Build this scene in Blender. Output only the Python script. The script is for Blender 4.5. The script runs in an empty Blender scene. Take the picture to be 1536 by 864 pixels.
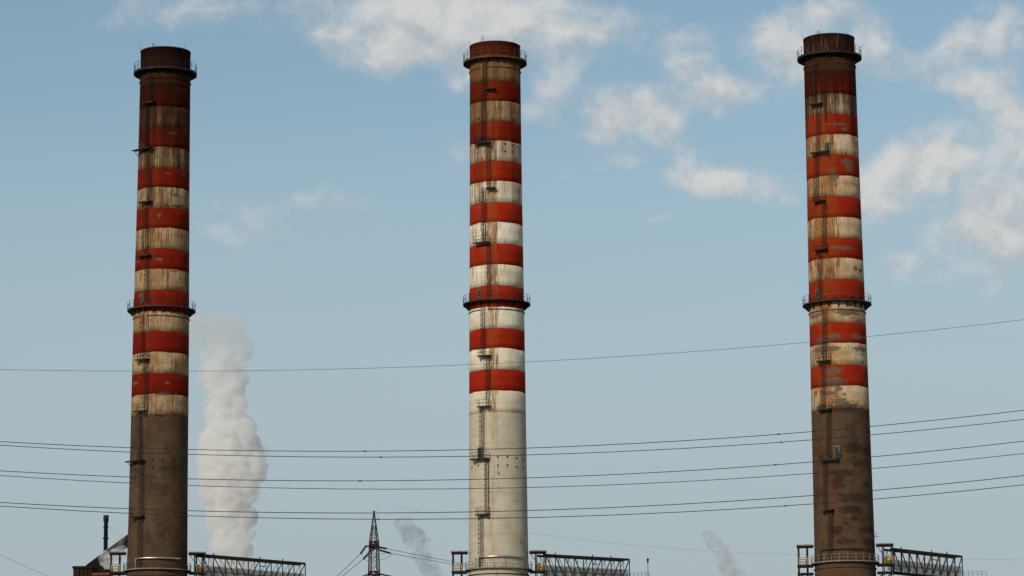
import bpy, bmesh, math, random
from math import sin, cos, tan, atan2, pi, radians, sqrt
from mathutils import Vector, Matrix, noise as mnoise

random.seed(7)
SC = bpy.context.scene
COL = SC.collection

# ------------------------------------------------------------------ camera
F_PX, W_PX, H_PX = 4800.0, 1536.0, 864.0
PITCH, ROLL = radians(10.4), 0.0078
CAM = Vector((0.0, 0.0, 1.7))
FWD = Vector((0, cos(PITCH), sin(PITCH)))
R0 = Vector((1, 0, 0))
U0 = Vector((0, -sin(PITCH), cos(PITCH)))
RGT = R0 * cos(ROLL) - U0 * sin(ROLL)
UPV = R0 * sin(ROLL) + U0 * cos(ROLL)
cam_data = bpy.data.cameras.new('camera')
cam_data.sensor_width = 36.0
cam_data.lens = F_PX / W_PX * 36.0
cam_data.clip_start = 0.5
cam_data.clip_end = 20000.0
cam = bpy.data.objects.new('camera', cam_data)
M4 = Matrix.Identity(4)
for i in range(3):
    M4[i][0], M4[i][1], M4[i][2], M4[i][3] = RGT[i], UPV[i], -FWD[i], CAM[i]
cam.matrix_world = M4
COL.objects.link(cam)
SC.camera = cam


def ray(px, py):
    return (FWD + RGT * ((px - W_PX / 2) / F_PX) + UPV * ((H_PX / 2 - py) / F_PX)).normalized()


def at_y(px, py, Y):
    d = ray(px, py)
    return CAM + d * ((Y - CAM.y) / d.y)


def at_h(px, py, H):
    d = ray(px, py)
    return CAM + d * (H / sqrt(d.x * d.x + d.y * d.y))


# ------------------------------------------------------------------ node helper
class G:
    def __init__(self, tree):
        self.t = tree

    def n(self, typ, **props):
        nd = self.t.nodes.new(typ)
        for k, v in props.items():
            setattr(nd, k, v)
        return nd

    def put(self, sock, v):
        if isinstance(v, bpy.types.NodeSocket):
            self.t.links.new(v, sock)
        elif v is not None:
            if isinstance(v, (tuple, list)) and len(v) == 3 and sock.type == 'RGBA':
                v = (*v, 1.0)
            sock.default_value = v

    def m(self, op, a, b=None, c=None, clamp=False):
        nd = self.n('ShaderNodeMath', operation=op, use_clamp=clamp)
        self.put(nd.inputs[0], a)
        if b is not None:
            self.put(nd.inputs[1], b)
        if c is not None:
            self.put(nd.inputs[2], c)
        return nd.outputs[0]

    def v(self, op, a, b=None, scale=None):
        nd = self.n('ShaderNodeVectorMath', operation=op)
        self.put(nd.inputs[0], a)
        if b is not None:
            self.put(nd.inputs[1], b)
        if scale is not None:
            self.put(nd.inputs['Scale'], scale)
        return nd.outputs['Value'] if op in ('LENGTH', 'DOT_PRODUCT', 'DISTANCE') else nd.outputs[0]

    def xyz(self, v):
        nd = self.n('ShaderNodeSeparateXYZ')
        self.put(nd.inputs[0], v)
        return nd.outputs[0], nd.outputs[1], nd.outputs[2]

    def vec(self, x, y, z):
        nd = self.n('ShaderNodeCombineXYZ')
        for s, q in zip(nd.inputs, (x, y, z)):
            self.put(s, q)
        return nd.outputs[0]

    def noise(self, v, scale, detail=4.0, rough=0.55, dist=0.0):
        nd = self.n('ShaderNodeTexNoise')
        self.put(nd.inputs['Vector'], v)
        nd.inputs['Scale'].default_value = scale
        nd.inputs['Detail'].default_value = detail
        nd.inputs['Roughness'].default_value = rough
        nd.inputs['Distortion'].default_value = dist
        return nd.outputs['Fac']

    def mr(self, v, a, b, c=0.0, d=1.0, smooth=True):
        nd = self.n('ShaderNodeMapRange', interpolation_type='SMOOTHSTEP' if smooth else 'LINEAR')
        for i, q in enumerate((v, a, b, c, d)):
            self.put(nd.inputs[i], q)
        return nd.outputs[0]

    def mix(self, f, a, b, blend='MIX'):
        nd = self.n('ShaderNodeMix', data_type='RGBA', blend_type=blend, clamp_factor=True)
        self.put(nd.inputs[0], f)
        self.put(nd.inputs[6], a)
        self.put(nd.inputs[7], b)
        return nd.outputs[2]


# ------------------------------------------------------------------ world, sun, exposure
SUN_EL, SUN_AZ = radians(25), radians(-151)      # azimuth from +Y towards +X: behind the camera and to its left
world = bpy.data.worlds.new('World')
SC.world = world
world.use_nodes = True
wt = world.node_tree
wt.nodes.clear()
g = G(wt)
sky = g.n('ShaderNodeTexSky', sky_type='NISHITA')
sky.sun_disc = False
sky.sun_elevation = SUN_EL
sky.sun_rotation = SUN_AZ
sky.altitude = 0
sky.air_density = 1.0
sky.dust_density = .7
sky.ozone_density = 1.5

SKY_TINT = (.98, .98, .87)
SMOG = (3.65, 4.3, 4.65)
CLOUD_DARK, CLOUD_LIT = (4.3, 4.6, 4.8), (6.3, 6.2, 6.0)
# clouds: soft blobs set in the sky plus drifting noise everywhere
CLOUDS = [  # px, py, rx, ry, weight
    (600, 30, 120, 62, 1.0), (700, 8, 150, 52, 1.0), (572, 92, 70, 34, .8), (655, 75, 80, 40, .75), (810, 40, 130, 50, .7), (930, 35, 110, 50, .38),
    (825, 135, 55, 55, .72), (690, 125, 34, 30, .6), (800, 175, 40, 26, .5), (1030, 95, 36, 24, .7), (1040, 40, 60, 30, .5),
    (962, 160, 66, 42, 1.0), (905, 192, 42, 42, 1.0), (1002, 205, 46, 34, .72), (1092, 150, 62, 34, 1.0), (1050, 130, 40, 22, .7),
    (1045, 262, 66, 36, .95), (1085, 272, 40, 26, .8), (1160, 285, 60, 34, .75), (985, 330, 40, 14, .5), (925, 255, 60, 26, .5), (835, 258, 36, 16, .5),
    (1155, 68, 52, 46, 1.05), (1212, 95, 46, 48, .95), (1225, 14, 74, 34, .95), (1300, 50, 60, 60, .7), (1330, 90, 40, 40, .6),
    (1398, 222, 60, 44, 1.25), (1335, 258, 62, 52, 1.0), (1310, 305, 50, 40, .7), (1420, 255, 40, 26, .7),
    (1480, 125, 72, 38, 1.15), (1505, 48, 66, 38, 1.0), (1400, 95, 40, 30, .6), (1440, 60, 40, 26, .6),
    (1512, 215, 52, 50, 1.0), (1490, 305, 66, 54, .95), (1510, 365, 56, 50, .85), (1440, 345, 60, 34, .7), (1375, 400, 60, 30, .62), (1340, 385, 30, 18, .6),
    (1470, 420, 60, 30, .55), (1510, 165, 40, 22, .7),
    (375, 345, 110, 46, .40), (490, 295, 90, 26, .38), (365, 8, 100, 36, .48), (480, 52, 52, 34, .62), (180, 15, 110, 34, .32), (290, 20, 60, 26, .3),
    (1420, 300, 190, 130, .24), (820, 70, 230, 80, .22), (385, 330, 170, 64, .22), (340, 20, 220, 50, .18), (1120, 110, 160, 90, .12),
    (700, 230, 60, 40, .42), (560, 330, 70, 24, .42),
]


def sky_dir(px, py):
    return ray(px, py)


cg = bpy.data.node_groups.new('cloud_cover', 'ShaderNodeTree')
cg.interface.new_socket('Vector', in_out='INPUT', socket_type='NodeSocketVector')
cg.interface.new_socket('Cover', in_out='OUTPUT', socket_type='NodeSocketFloat')
cg.interface.new_socket('Blob', in_out='OUTPUT', socket_type='NodeSocketFloat')
cg.interface.new_socket('Lit', in_out='OUTPUT', socket_type='NodeSocketFloat')
c = G(cg)
gi, go = c.n('NodeGroupInput'), c.n('NodeGroupOutput')
dv = c.v('NORMALIZE', gi.outputs[0])
wn = c.n('ShaderNodeTexNoise')
c.put(wn.inputs['Vector'], dv)
wn.inputs['Scale'].default_value = 40.0
wn.inputs['Detail'].default_value = 4.0
wn.inputs['Roughness'].default_value = .6
wv = c.v('ADD', dv, c.v('SCALE', c.v('SUBTRACT', wn.outputs['Color'], (.5, .5, .5)), scale=.020))
acc = slope = None
for (px, py, rx, ry, w) in CLOUDS:
    d = sky_dir(px, py)
    q = c.v('MULTIPLY', c.v('SUBTRACT', wv, tuple(d)), (F_PX / rx * 1.2, F_PX / rx * .3, F_PX / ry * 1.2))
    e = c.m('POWER', .3679, c.v('DOT_PRODUCT', q, q))
    acc = c.m('MULTIPLY', e, w) if acc is None else c.m('MULTIPLY_ADD', e, w, acc)
    k = c.m('MULTIPLY', e, c.v('DOT_PRODUCT', q, (-.35, 0, .8)))
    slope = k if slope is None else c.m('ADD', slope, k)
# the same kind of cloud all around the rest of the sky
sparse = c.noise(c.v('MULTIPLY', dv, (1, 1, 2.2)), 7.0, 2, .5)
away = c.mr(c.v('DISTANCE', dv, tuple(FWD)), .19, .30)
rest = c.m('MULTIPLY', c.mr(sparse, .48, .66), away)
acc = c.m('MAXIMUM', acc, rest)
fbm = c.noise(c.v('MULTIPLY', dv, (1, 1, 1.15)), 85.0, 8, .57, .2)
cov = c.m('ADD', acc, c.m('MULTIPLY', c.m('SUBTRACT', fbm, .5), 1.45))
c.put(go.inputs[0], cov)
fb2 = c.noise(c.v('MULTIPLY', c.v('ADD', dv, (-.0025, 0, .0055)), (1, 1, 1.15)), 85.0, 5, .57, .2)    # towards the sun's side: gives each cloud a lit and a shaded side
c.put(go.inputs[1], acc)
c.put(go.inputs[2], c.m('ADD', c.m('MULTIPLY', c.m('SUBTRACT', fbm, fb2), 2.0), c.m('MULTIPLY', slope, .45)))

tc = g.n('ShaderNodeTexCoord')
vdir = tc.outputs['Generated']


def cover(vec):
    nd = g.n('ShaderNodeGroup')
    nd.node_tree = cg
    g.put(nd.inputs[0], vec)
    return nd.outputs[0], nd.outputs[1], nd.outputs[2]


c0, b0, l0 = cover(vdir)
alpha = g.mr(c0, .12, 1.32)
alpha = g.m('MULTIPLY', alpha, g.mr(b0, .10, .55))
lit = g.mr(l0, -.50, .45, 0.0, 1.0)
skyc = g.mix(1.0, sky.outputs[0], SKY_TINT, 'MULTIPLY')
# grey murk lying along the whole horizon
_, _, elev = g.xyz(g.v('NORMALIZE', vdir))
skyc = g.mix(g.mr(elev, .27, .085, 0.0, .93), skyc, SMOG)
ccol = g.mix(lit, CLOUD_DARK, CLOUD_LIT)
fin = g.mix(g.m('MULTIPLY', alpha, .88), skyc, ccol)
bg = g.n('ShaderNodeBackground')
g.put(bg.inputs[0], fin)
bg.inputs[1].default_value = 0.107
out = g.n('ShaderNodeOutputWorld')
g.put(out.inputs[0], bg.outputs[0])

world.cycles.sampling_method = 'MANUAL'
world.cycles.sample_map_resolution = 256

sun_data = bpy.data.lights.new('sun', 'SUN')
sun_data.energy = 2.75
sun_data.angle = radians(9.0)
sun_data.color = (1.0, 0.90, 0.75)
sun = bpy.data.objects.new('sun', sun_data)
sd = Vector((sin(SUN_AZ) * cos(SUN_EL), cos(SUN_AZ) * cos(SUN_EL), sin(SUN_EL)))
sun.rotation_euler = sd.to_track_quat('Z', 'Y').to_euler()
sun.location = (0, 0, 300)
COL.objects.link(sun)

SC.view_settings.view_transform = 'Standard'
SC.view_settings.look = 'None'
SC.view_settings.exposure = 0.0
SC.view_settings.gamma = 1.0
SC.view_settings.use_curve_mapping = False
SC.render.engine = 'CYCLES'
SC.cycles.max_bounces = 12
SC.cycles.volume_bounces = 10
SC.cycles.transparent_max_bounces = 16
SC.cycles.volume_max_steps = 256
SC.cycles.volume_step_rate = 0.35
SC.cycles.use_denoising = True


# ------------------------------------------------------------------ mesh helpers
class MB:
    def __init__(self):
        self.v, self.f, self.s = [], [], []

    def add(self, vs, fs, smooth=False):
        o = len(self.v)
        self.v += [tuple(p) for p in vs]
        self.f += [tuple(i + o for i in f) for f in fs]
        self.s += [smooth] * len(fs)
        return self

    def box(self, c, size, ax=None):
        c = Vector(c)
        X, Y, Z = ax if ax else (Vector((1, 0, 0)), Vector((0, 1, 0)), Vector((0, 0, 1)))
        hx, hy, hz = (s / 2 for s in size)
        vs = [c + X * (hx * i) + Y * (hy * j) + Z * (hz * k) for k in (-1, 1) for j in (-1, 1) for i in (-1, 1)]
        return self.add(vs, [(0, 2, 3, 1), (4, 5, 7, 6), (0, 1, 5, 4), (2, 6, 7, 3), (0, 4, 6, 2), (1, 3, 7, 5)])

    def bar(self, p, q, w, h=None, up=(0, 0, 1)):
        p, q = Vector(p), Vector(q)
        h = h or w
        d = q - p
        L = d.length
        d.normalize()
        u = Vector(up)
        s = d.cross(u)
        if s.length < 1e-3:
            s = d.cross(Vector((1, 0, 0)))
        s.normalize()
        u = s.cross(d).normalized()
        return self.box((p + q) / 2, (L, w, h), (d, s, u))

    def tube(self, pts, r, n=6, caps=True):
        pts = [Vector(p) for p in pts]
        rs = r if isinstance(r, (list, tuple)) else [r] * len(pts)
        vs = []
        ref = None
        for i, p in enumerate(pts):
            d = (pts[min(i + 1, len(pts) - 1)] - pts[max(i - 1, 0)]).normalized()
            if ref is None:
                ref = d.cross(Vector((0, 0, 1)))
                if ref.length < .05:
                    ref = d.cross(Vector((0, 1, 0)))
            ref = (ref - d * ref.dot(d)).normalized()
            b = d.cross(ref)
            for k in range(n):
                a = 2 * pi * k / n
                vs.append(p + (ref * cos(a) + b * sin(a)) * rs[i])
        fs = [(i * n + k, i * n + (k + 1) % n, (i + 1) * n + (k + 1) % n, (i + 1) * n + k) for i in range(len(pts) - 1) for k in range(n)]
        self.add(vs, fs, True)
        if caps:
            o = len(self.v) - len(vs)
            self.f += [tuple(o + k for k in range(n))[::-1], tuple(o + (len(pts) - 1) * n + k for k in range(n))]
            self.s += [False, False]
        return self

    def lathe(self, prof, n=72, a0=0.0, a1=2 * pi, smooth=True, closed_profile=False):
        full = abs(a1 - a0 - 2 * pi) < 1e-6
        cols = n if full else n + 1
        vs = []
        for k in range(cols):
            a = a0 + (a1 - a0) * k / n
            for (r, z) in prof:
                vs.append((r * sin(a), -r * cos(a), z))
        m = len(prof)
        fs = []
        segs = m if closed_profile else m - 1
        for k in range(n):
            k2 = (k + 1) % cols
            for j in range(segs):
                j2 = (j + 1) % m
                fs.append((k * m + j, k2 * m + j, k2 * m + j2, k * m + j2))
        if closed_profile and not full:
            fs.append(tuple(range(m))[::-1])
            fs.append(tuple((cols - 1) * m + j for j in range(m)))
        return self.add(vs, fs, smooth)

    def build(self, name, mat, parent=None):
        me = bpy.data.meshes.new(name)
        me.from_pydata(self.v, [], self.f)
        me.polygons.foreach_set('use_smooth', self.s)
        me.materials.append(mat)
        me.update()
        return link(name, me, parent)


def link(name, data, parent=None):
    o = bpy.data.objects.new(name, data)
    COL.objects.link(o)
    if parent:
        o.parent = parent
    return o


def tag(o, label=None, cat=None, group=None, kind=None):
    for k, q in (('label', label), ('category', cat), ('group', group), ('kind', kind)):
        if q:
            o[k] = q
    return o


def empty(name, loc=(0, 0, 0), rot=(0, 0, 0)):
    o = link(name, None)
    o.location, o.rotation_euler = loc, rot
    o.empty_display_size = .5
    return o


# ------------------------------------------------------------------ materials
def new_mat(name):
    m = bpy.data.materials.new(name)
    m.use_nodes = True
    m.node_tree.nodes.clear()
    return m, G(m.node_tree)


def finish(q, colour, rough=.8, metal=0.0, bump=None, bs=.2, alpha=None, spec=.3):
    b = q.n('ShaderNodeBsdfPrincipled')
    q.put(b.inputs['Base Color'], colour)
    q.put(b.inputs['Roughness'], rough)
    q.put(b.inputs['Metallic'], metal)
    b.inputs['Specular IOR Level'].default_value = spec
    if alpha is not None:
        q.put(b.inputs['Alpha'], alpha)
    if bump is not None:
        bn = q.n('ShaderNodeBump')
        bn.inputs['Strength'].default_value = bs
        bn.inputs['Distance'].default_value = .05
        q.put(bn.inputs['Height'], bump)
        q.put(b.inputs['Normal'], bn.outputs[0])
    o = q.n('ShaderNodeOutputMaterial')
    q.put(o.inputs[0], b.outputs[0])


def worn(name, c1, c2, scale=1.5, rough=.7, metal=0.0, lo=.4, hi=.65, c3=None, alpha=None):
    m, q = new_mat(name)
    P = q.n('ShaderNodeTexCoord').outputs['Object']
    a = q.noise(P, scale, 5, .6)
    col = q.mix(q.mr(a, lo, hi), c1, c2)
    if c3:
        col = q.mix(q.mr(q.noise(q.v('MULTIPLY', P, (3, 3, .5)), scale * 1.7, 4, .6), .55, .7), col, c3)
    finish(q, col, rough, metal, q.noise(P, scale * 6, 3), .15, alpha, .12 if not metal else .5)
    return m


STEEL = worn('dark_steel', (.012, .012, .0125), (.026, .019, .014), 1.2, .65)
STEELB = worn('weathered_steel', (.026, .025, .024), (.055, .038, .025), 1.0, .65)
GREYST = worn('grey_steel', (.17, .165, .15), (.25, .235, .20), .9, .6, c3=(.13, .09, .06))
RUSTST = worn('rusty_steel', (.055, .030, .018), (.12, .06, .03), 1.2, .8)
BLACK = worn('black_steel', (.012, .012, .013), (.022, .020, .018), .6, .6)
YELLOW = worn('yellow_paint', (.38, .22, .025), (.24, .12, .02), 2.2, .6)
PALE = worn('pale_roof_sheet', (.27, .265, .25), (.17, .155, .135), .8, .6)
DOORM = worn('grey_door_paint', (.15, .155, .145), (.11, .10, .085), 2.0, .7)
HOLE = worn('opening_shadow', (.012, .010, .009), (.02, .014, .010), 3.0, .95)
FOIL = worn('pipe_cladding', (.62, .60, .55), (.45, .42, .37), .8, .36, metal=.85)
MESHM = worn('mesh_panel', (.22, .23, .23), (.30, .31, .31), .5, .7, alpha=.55)
WIRE = worn('wire_aluminium', (.022, .024, .027), (.03, .032, .036), .05, .6)
WIREF = worn('wire_thin', (.07, .075, .085), (.085, .09, .10), .05, .6)
BROWNW = worn('brown_cladding', (.016, .010, .008), (.030, .016, .011), .25, .9, c3=(.018, .012, .010))
DARKW = worn('dark_cladding', (.009, .007, .008), (.016, .011, .010), .3, .9)
PYLRED = worn('pylon_rusty_red', (.05, .02, .016), (.075, .035, .03), 1.0, .7)
INSUL = worn('insulator_glass', (.012, .012, .014), (.02, .02, .024), 2.0, .3)


# ------------------------------------------------------------------ chimneys: measured from the photograph
class Chim:
    pass


def lerp_table(tab, y):
    if y <= tab[0][0]:
        a, b = tab[0], tab[1]
    elif y >= tab[-1][0]:
        a, b = tab[-2], tab[-1]
    else:
        for a, b in zip(tab, tab[1:]):
            if a[0] <= y <= b[0]:
                break
    t = (y - a[0]) / (b[0] - a[0])
    return [a[i] + (b[i] - a[i]) * t for i in range(1, len(a))]


def make_chim(key, D, tab):
    ch = Chim()
    ch.key, ch.D, ch.tab = key, D, tab
    xb, = lerp_table(tab, 830)[:1]
    xt, = lerp_table(tab, 110)[:1]
    pb, pt = at_h(xb, 830, D), at_h(xt, 110, D)
    phi = -atan2(pb.x, pb.y)
    tang = Vector((cos(phi), sin(phi), 0))          # local +x in the world
    lean = (pt - pb).dot(tang) / (pt.z - pb.z)
    ch.phi, ch.tilt = phi, math.atan(lean)
    base = pb - tang * (lean * pb.z)
    ch.base = Vector((base.x, base.y, 0))
    # radius per pixel row -> radius per height
    ch.rz = []
    for y in (60, 120, 280, 500, 740, 850):
        xc, rp = lerp_table(tab, y)
        p = at_h(xc, y, D)
        depth = (p - CAM).dot(FWD)
        ch.rz.append((p.z, rp * depth / F_PX))
    ch.rz.sort()
    return ch


def rad(ch, z):
    t = ch.rz
    if z <= t[0][0]:
        return t[0][1] + (t[0][0] - z) * .022
    for a, b in zip(t, t[1:]):
        if a[0] <= z <= b[0]:
            return a[1] + (b[1] - a[1]) * (z - a[0]) / (b[0] - a[0])
    return t[-1][1]


def th_z(ch, x, y):
    """angle from the camera-facing line and height of the shaft point seen at a pixel"""
    xc, rp = lerp_table(ch.tab, y)
    s = max(-.98, min(.98, (x - xc) / rp))
    th = math.asin(s)
    p0 = at_h(x, y, ch.D)
    r = rad(ch, p0.z)
    p = at_h(x, y, ch.D - r * cos(th))
    return th, p.z


def zc(ch, y):
    return th_z(ch, lerp_table(ch.tab, y)[0], y)[1]


CH = {
    'L': make_chim('L', 507.5, [(120, 247.9, 37.4), (280, 245.7, 38.7), (500, 241.6, 41.7), (740, 237.3, 43.7), (830, 236.2, 44.8)]),
    'M': make_chim('M', 505.0, [(110, 742.6, 37.9), (270, 743.6, 38.9), (505, 745.4, 41.4), (730, 747.4, 43.5), (830, 747.8, 44.5)]),
    'R': make_chim('R', 503.0, [(90, 1244.2, 38.2), (270, 1249.5, 39.5), (500, 1256.7, 42.2), (735, 1263.9, 44.4), (830, 1267.2, 45.3)]),
}
SPEC = {
    'L': dict(rim=69.4, top=101, mid=459, ring=852,
              bands=[104, 128, 159, 190, 220.5, 250.5, 280.5, 311, 341.5, 372.5, 403, 434.5, 467, 496.5, 528, 559, 591, 622], first='w',
              plats=[(218, 235, 156, 0), (208, 234, 228, 0), (213.6, 231, 305, 0), (211, 229, 385.5, 0), (208, 225.6, 541, 1), (206, 223, 618, 1), (197, 220, 693.6, 0), (202, 218, 776, 0)],
              lads=[(227, 112, 156), (222, 156, 228), (226, 228, 305), (221, 305, 385), (222, 385, 455), (216, 470, 541), (220, 541, 618), (212, 618, 694), (214, 694, 776), (212, 776, 850)],
              doors=[(215, 227, 9, 12), (214, 455, 7, 14), (207, 692, 7, 13)],
              holes=[(229, 690), (244, 690), (259.4, 690), (270.8, 692), (279, 693), (229, 702), (244, 702), (259.4, 702), (270.8, 704), (279, 705), (203, 704), (237, 223), (252, 223), (266.5, 225), (278, 227), (236.5, 235), (252, 235), (266, 236), (214, 238)],
              blobs=[(251, 260, 4, 2), (277, 264, 3, 3), (263, 292.5, 10, 2), (249, 307, 5, 2.4), (266, 308.6, 9, 2.4), (239.4, 323, 3, 3), (260, 407, 7, 1.8), (275.5, 408, 4, 2), (239, 389, 7, 2), (209, 392, 4, 2),
                     (247.8, 590.5, 14, 3), (264, 549.5, 2.8, 2.8), (257, 542.5, 2, 2), (250.5, 574, 3, 2), (203, 575, 4, 3), (274, 623, 5, 4), (240, 623, 9, 2.5), (218, 624, 6, 3), (262, 200, 9, 2), (225, 345, 4, 2)]),
    'M': dict(rim=61, top=84.5, mid=449.5, ring=850.5,
              bands=[87.5, 120.5, 151, 181, 211, 241, 271.4, 303, 333, 365, 396.5, 428, 460, 492, 522, 554, 585.5, 618], first='w',
              plats=[(729, 744, 134, 0), (714, 738, 217, 1), (730, 744, 283, 0), (715, 736, 366, 1), (720, 737.5, 535, 1), (719.5, 737.5, 611, 1), (711.7, 736.7, 690, 1), (718, 736, 772.6, 1)],
              lads=[(728, 92, 134), (727, 134, 217), (733.5, 217, 283), (727.5, 283, 366), (733.5, 366, 447), (726, 460, 535), (732.5, 535, 611), (725, 611, 690), (731.5, 690, 773), (723.5, 773, 850)],
              doors=[(722, 216, 7, 14), (720, 447, 6, 13), (721.5, 689, 8, 18)],
              holes=[(747, 685), (761, 685), (774.7, 687), (784.5, 689), (708.5, 689), (747, 698), (761, 698), (774.7, 700), (784.5, 702), (708.5, 701), (718, 698), (757, 216), (768, 218), (777, 220), (757, 227), (768, 228), (738, 222)],
              blobs=[(717, 178, 4, 3), (748, 709, 1.6, 3)]),
    'R': dict(rim=49.5, top=77.5, mid=450, ring=840.5,
              bands=[80.5, 109, 140, 170.5, 201, 231.7, 263, 294, 325, 356, 386.7, 418.6, 450.5, 483.3, 514, 546.4, 578.3, 612], first='w',
              plats=[(1219, 1235, 158, 0), (1220, 1246, 231, 0), (1223, 1239.5, 303, 1), (1224.7, 1243, 376, 1), (1229, 1247, 543, 1), (1231, 1248.6, 615.5, 1), (1233, 1260, 690.5, 1), (1236, 1252, 766, 0)],
              lads=[(1225, 92, 158), (1229, 158, 231), (1227, 231, 303), (1237, 303, 376), (1232, 376, 448), (1238, 462, 543), (1237, 543, 615), (1244, 615, 690), (1240, 690, 766), (1247, 766, 838)],
              doors=[(1241.5, 230, 9, 17), (1228, 447, 6.5, 14), (1255.5, 689, 8.5, 20)],
              holes=[(1229, 685), (1245.5, 684), (1261, 684), (1282, 685), (1298, 686), (1229, 698), (1282, 697), (1299, 698), (1256, 246), (1268, 230), (1282.6, 232), (1245.5, 237), (1233, 466), (1219.5, 462), (1254, 447), (1276, 447), (1290, 460), (1275, 458), (1292, 543), (1292, 532)],
              blobs=[(1259, 186, 20, 1.8), (1267, 194, 4, 4), (1274, 248, 6, 9), (1266, 243, 5, 4), (1250.5, 263.6, 8, 8), (1267, 371.5, 14, 3), (1253, 370.5, 11, 2.2), (1245.5, 406, 5.5, 6), (1283, 403, 3.2, 5), (1290, 407, 2.8, 3), (1271.4, 468.6, 20, 6), (1222, 474, 9, 3.5), (1249, 504, 12, 4), (1285, 505, 6, 4),
                     (1232.5, 512.5, 9, 5), (1238, 523.6, 22, 4.5), (1292, 523.6, 10, 4), (1249, 557, 13, 7), (1250.5, 573, 18, 7), (1300, 573, 5, 4), (1243.6, 589.4, 12, 3), (1259, 583, 5, 4), (1260, 602, 11, 7), (1266, 591.6, 3, 2.4), (1267, 610, 22, 8), (1232, 612, 9, 6), (1224, 590, 3, 3),
                     (1281, 672, 14, 8), (1300.5, 678, 5, 8), (1286.7, 696, 8, 5), (1261.7, 710, 22, 5), (1256, 724, 10, 10), (1299, 726.4, 5, 4), (1283, 747, 24, 7), (1275, 764, 16, 6), (1281, 778, 5, 5), (1303, 795, 10, 5), (1255, 796, 9, 6), (1270, 812, 14, 5), (1302, 814, 9, 5), (1268, 785, 4, 3)]),
}
LOOK = {   # paint, stain and soot of each chimney
    'L': dict(red=(.19, .010, .003), white=(.40, .31, .195), white2=(.27, .155, .068), conc=(.094, .058, .036), conc2=(.060, .038, .024), rust=(.075, .030, .009), amt=.60, right=.0, lad=.85, top=.97, t0=330, t1=128, soot=(.15, .09, .06)),
    'M': dict(red=(.335, .021, .0055), white=(.72, .68, .56), white2=(.60, .52, .39), conc=(.50, .46, .355), conc2=(.42, .38, .285), rust=(.15, .068, .020), amt=.36, right=.3, lad=1.3, top=.92, t0=345, t1=100, soot=(.36, .20, .10)),
    'R': dict(red=(.275, .019, .0052), white=(.57, .47, .35), white2=(.42, .275, .135), conc=(.102, .060, .036), conc2=(.068, .041, .025), rust=(.15, .050, .010), amt=.85, right=.78, lad=.9, top=.96, t0=225, t1=128, soot=(.15, .11, .09)),
}


def chim_group(key):
    """node group: object coordinates -> peel mask"""
    ch = CH[key]
    t = bpy.data.node_groups.new('peel_' + key, 'ShaderNodeTree')
    t.interface.new_socket('Vector', in_out='INPUT', socket_type='NodeSocketVector')
    t.interface.new_socket('Peel', in_out='OUTPUT', socket_type='NodeSocketFloat')
    q = G(t)
    a, b = q.n('NodeGroupInput'), q.n('NodeGroupOutput')
    x, y, z = q.xyz(a.outputs[0])
    th = q.m('ARCTAN2', x, q.m('MULTIPLY', y, -1.0))
    uv = q.vec(th, z, 0)
    acc = None
    for (px, py, rx, ry) in SPEC[key]['blobs']:
        th0, z0 = th_z(ch, px, py)
        r = rad(ch, z0)
        s = 4800 / 515.0
        d = q.v('LENGTH', q.v('MULTIPLY', q.v('SUBTRACT', uv, (th0, z0, 0)), (s * r * max(.45, cos(th0)) / rx, s / ry, 0)))
        acc = d if acc is None else q.m('SMOOTH_MIN', acc, d, .1)
    P3 = q.v('MULTIPLY', a.outputs[0], (1, 1, 3.2))
    nz = q.m('ADD', q.m('MULTIPLY', q.noise(P3, .9, 6, .68), .6), q.m('MULTIPLY', q.noise(P3, 3.2, 5, .7), .4))
    d = q.m('ADD', acc, q.m('MULTIPLY', q.m('SUBTRACT', nz, .5), 5.5))
    q.put(b.inputs[0], q.mr(d, 1.05, .90))
    return t


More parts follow.
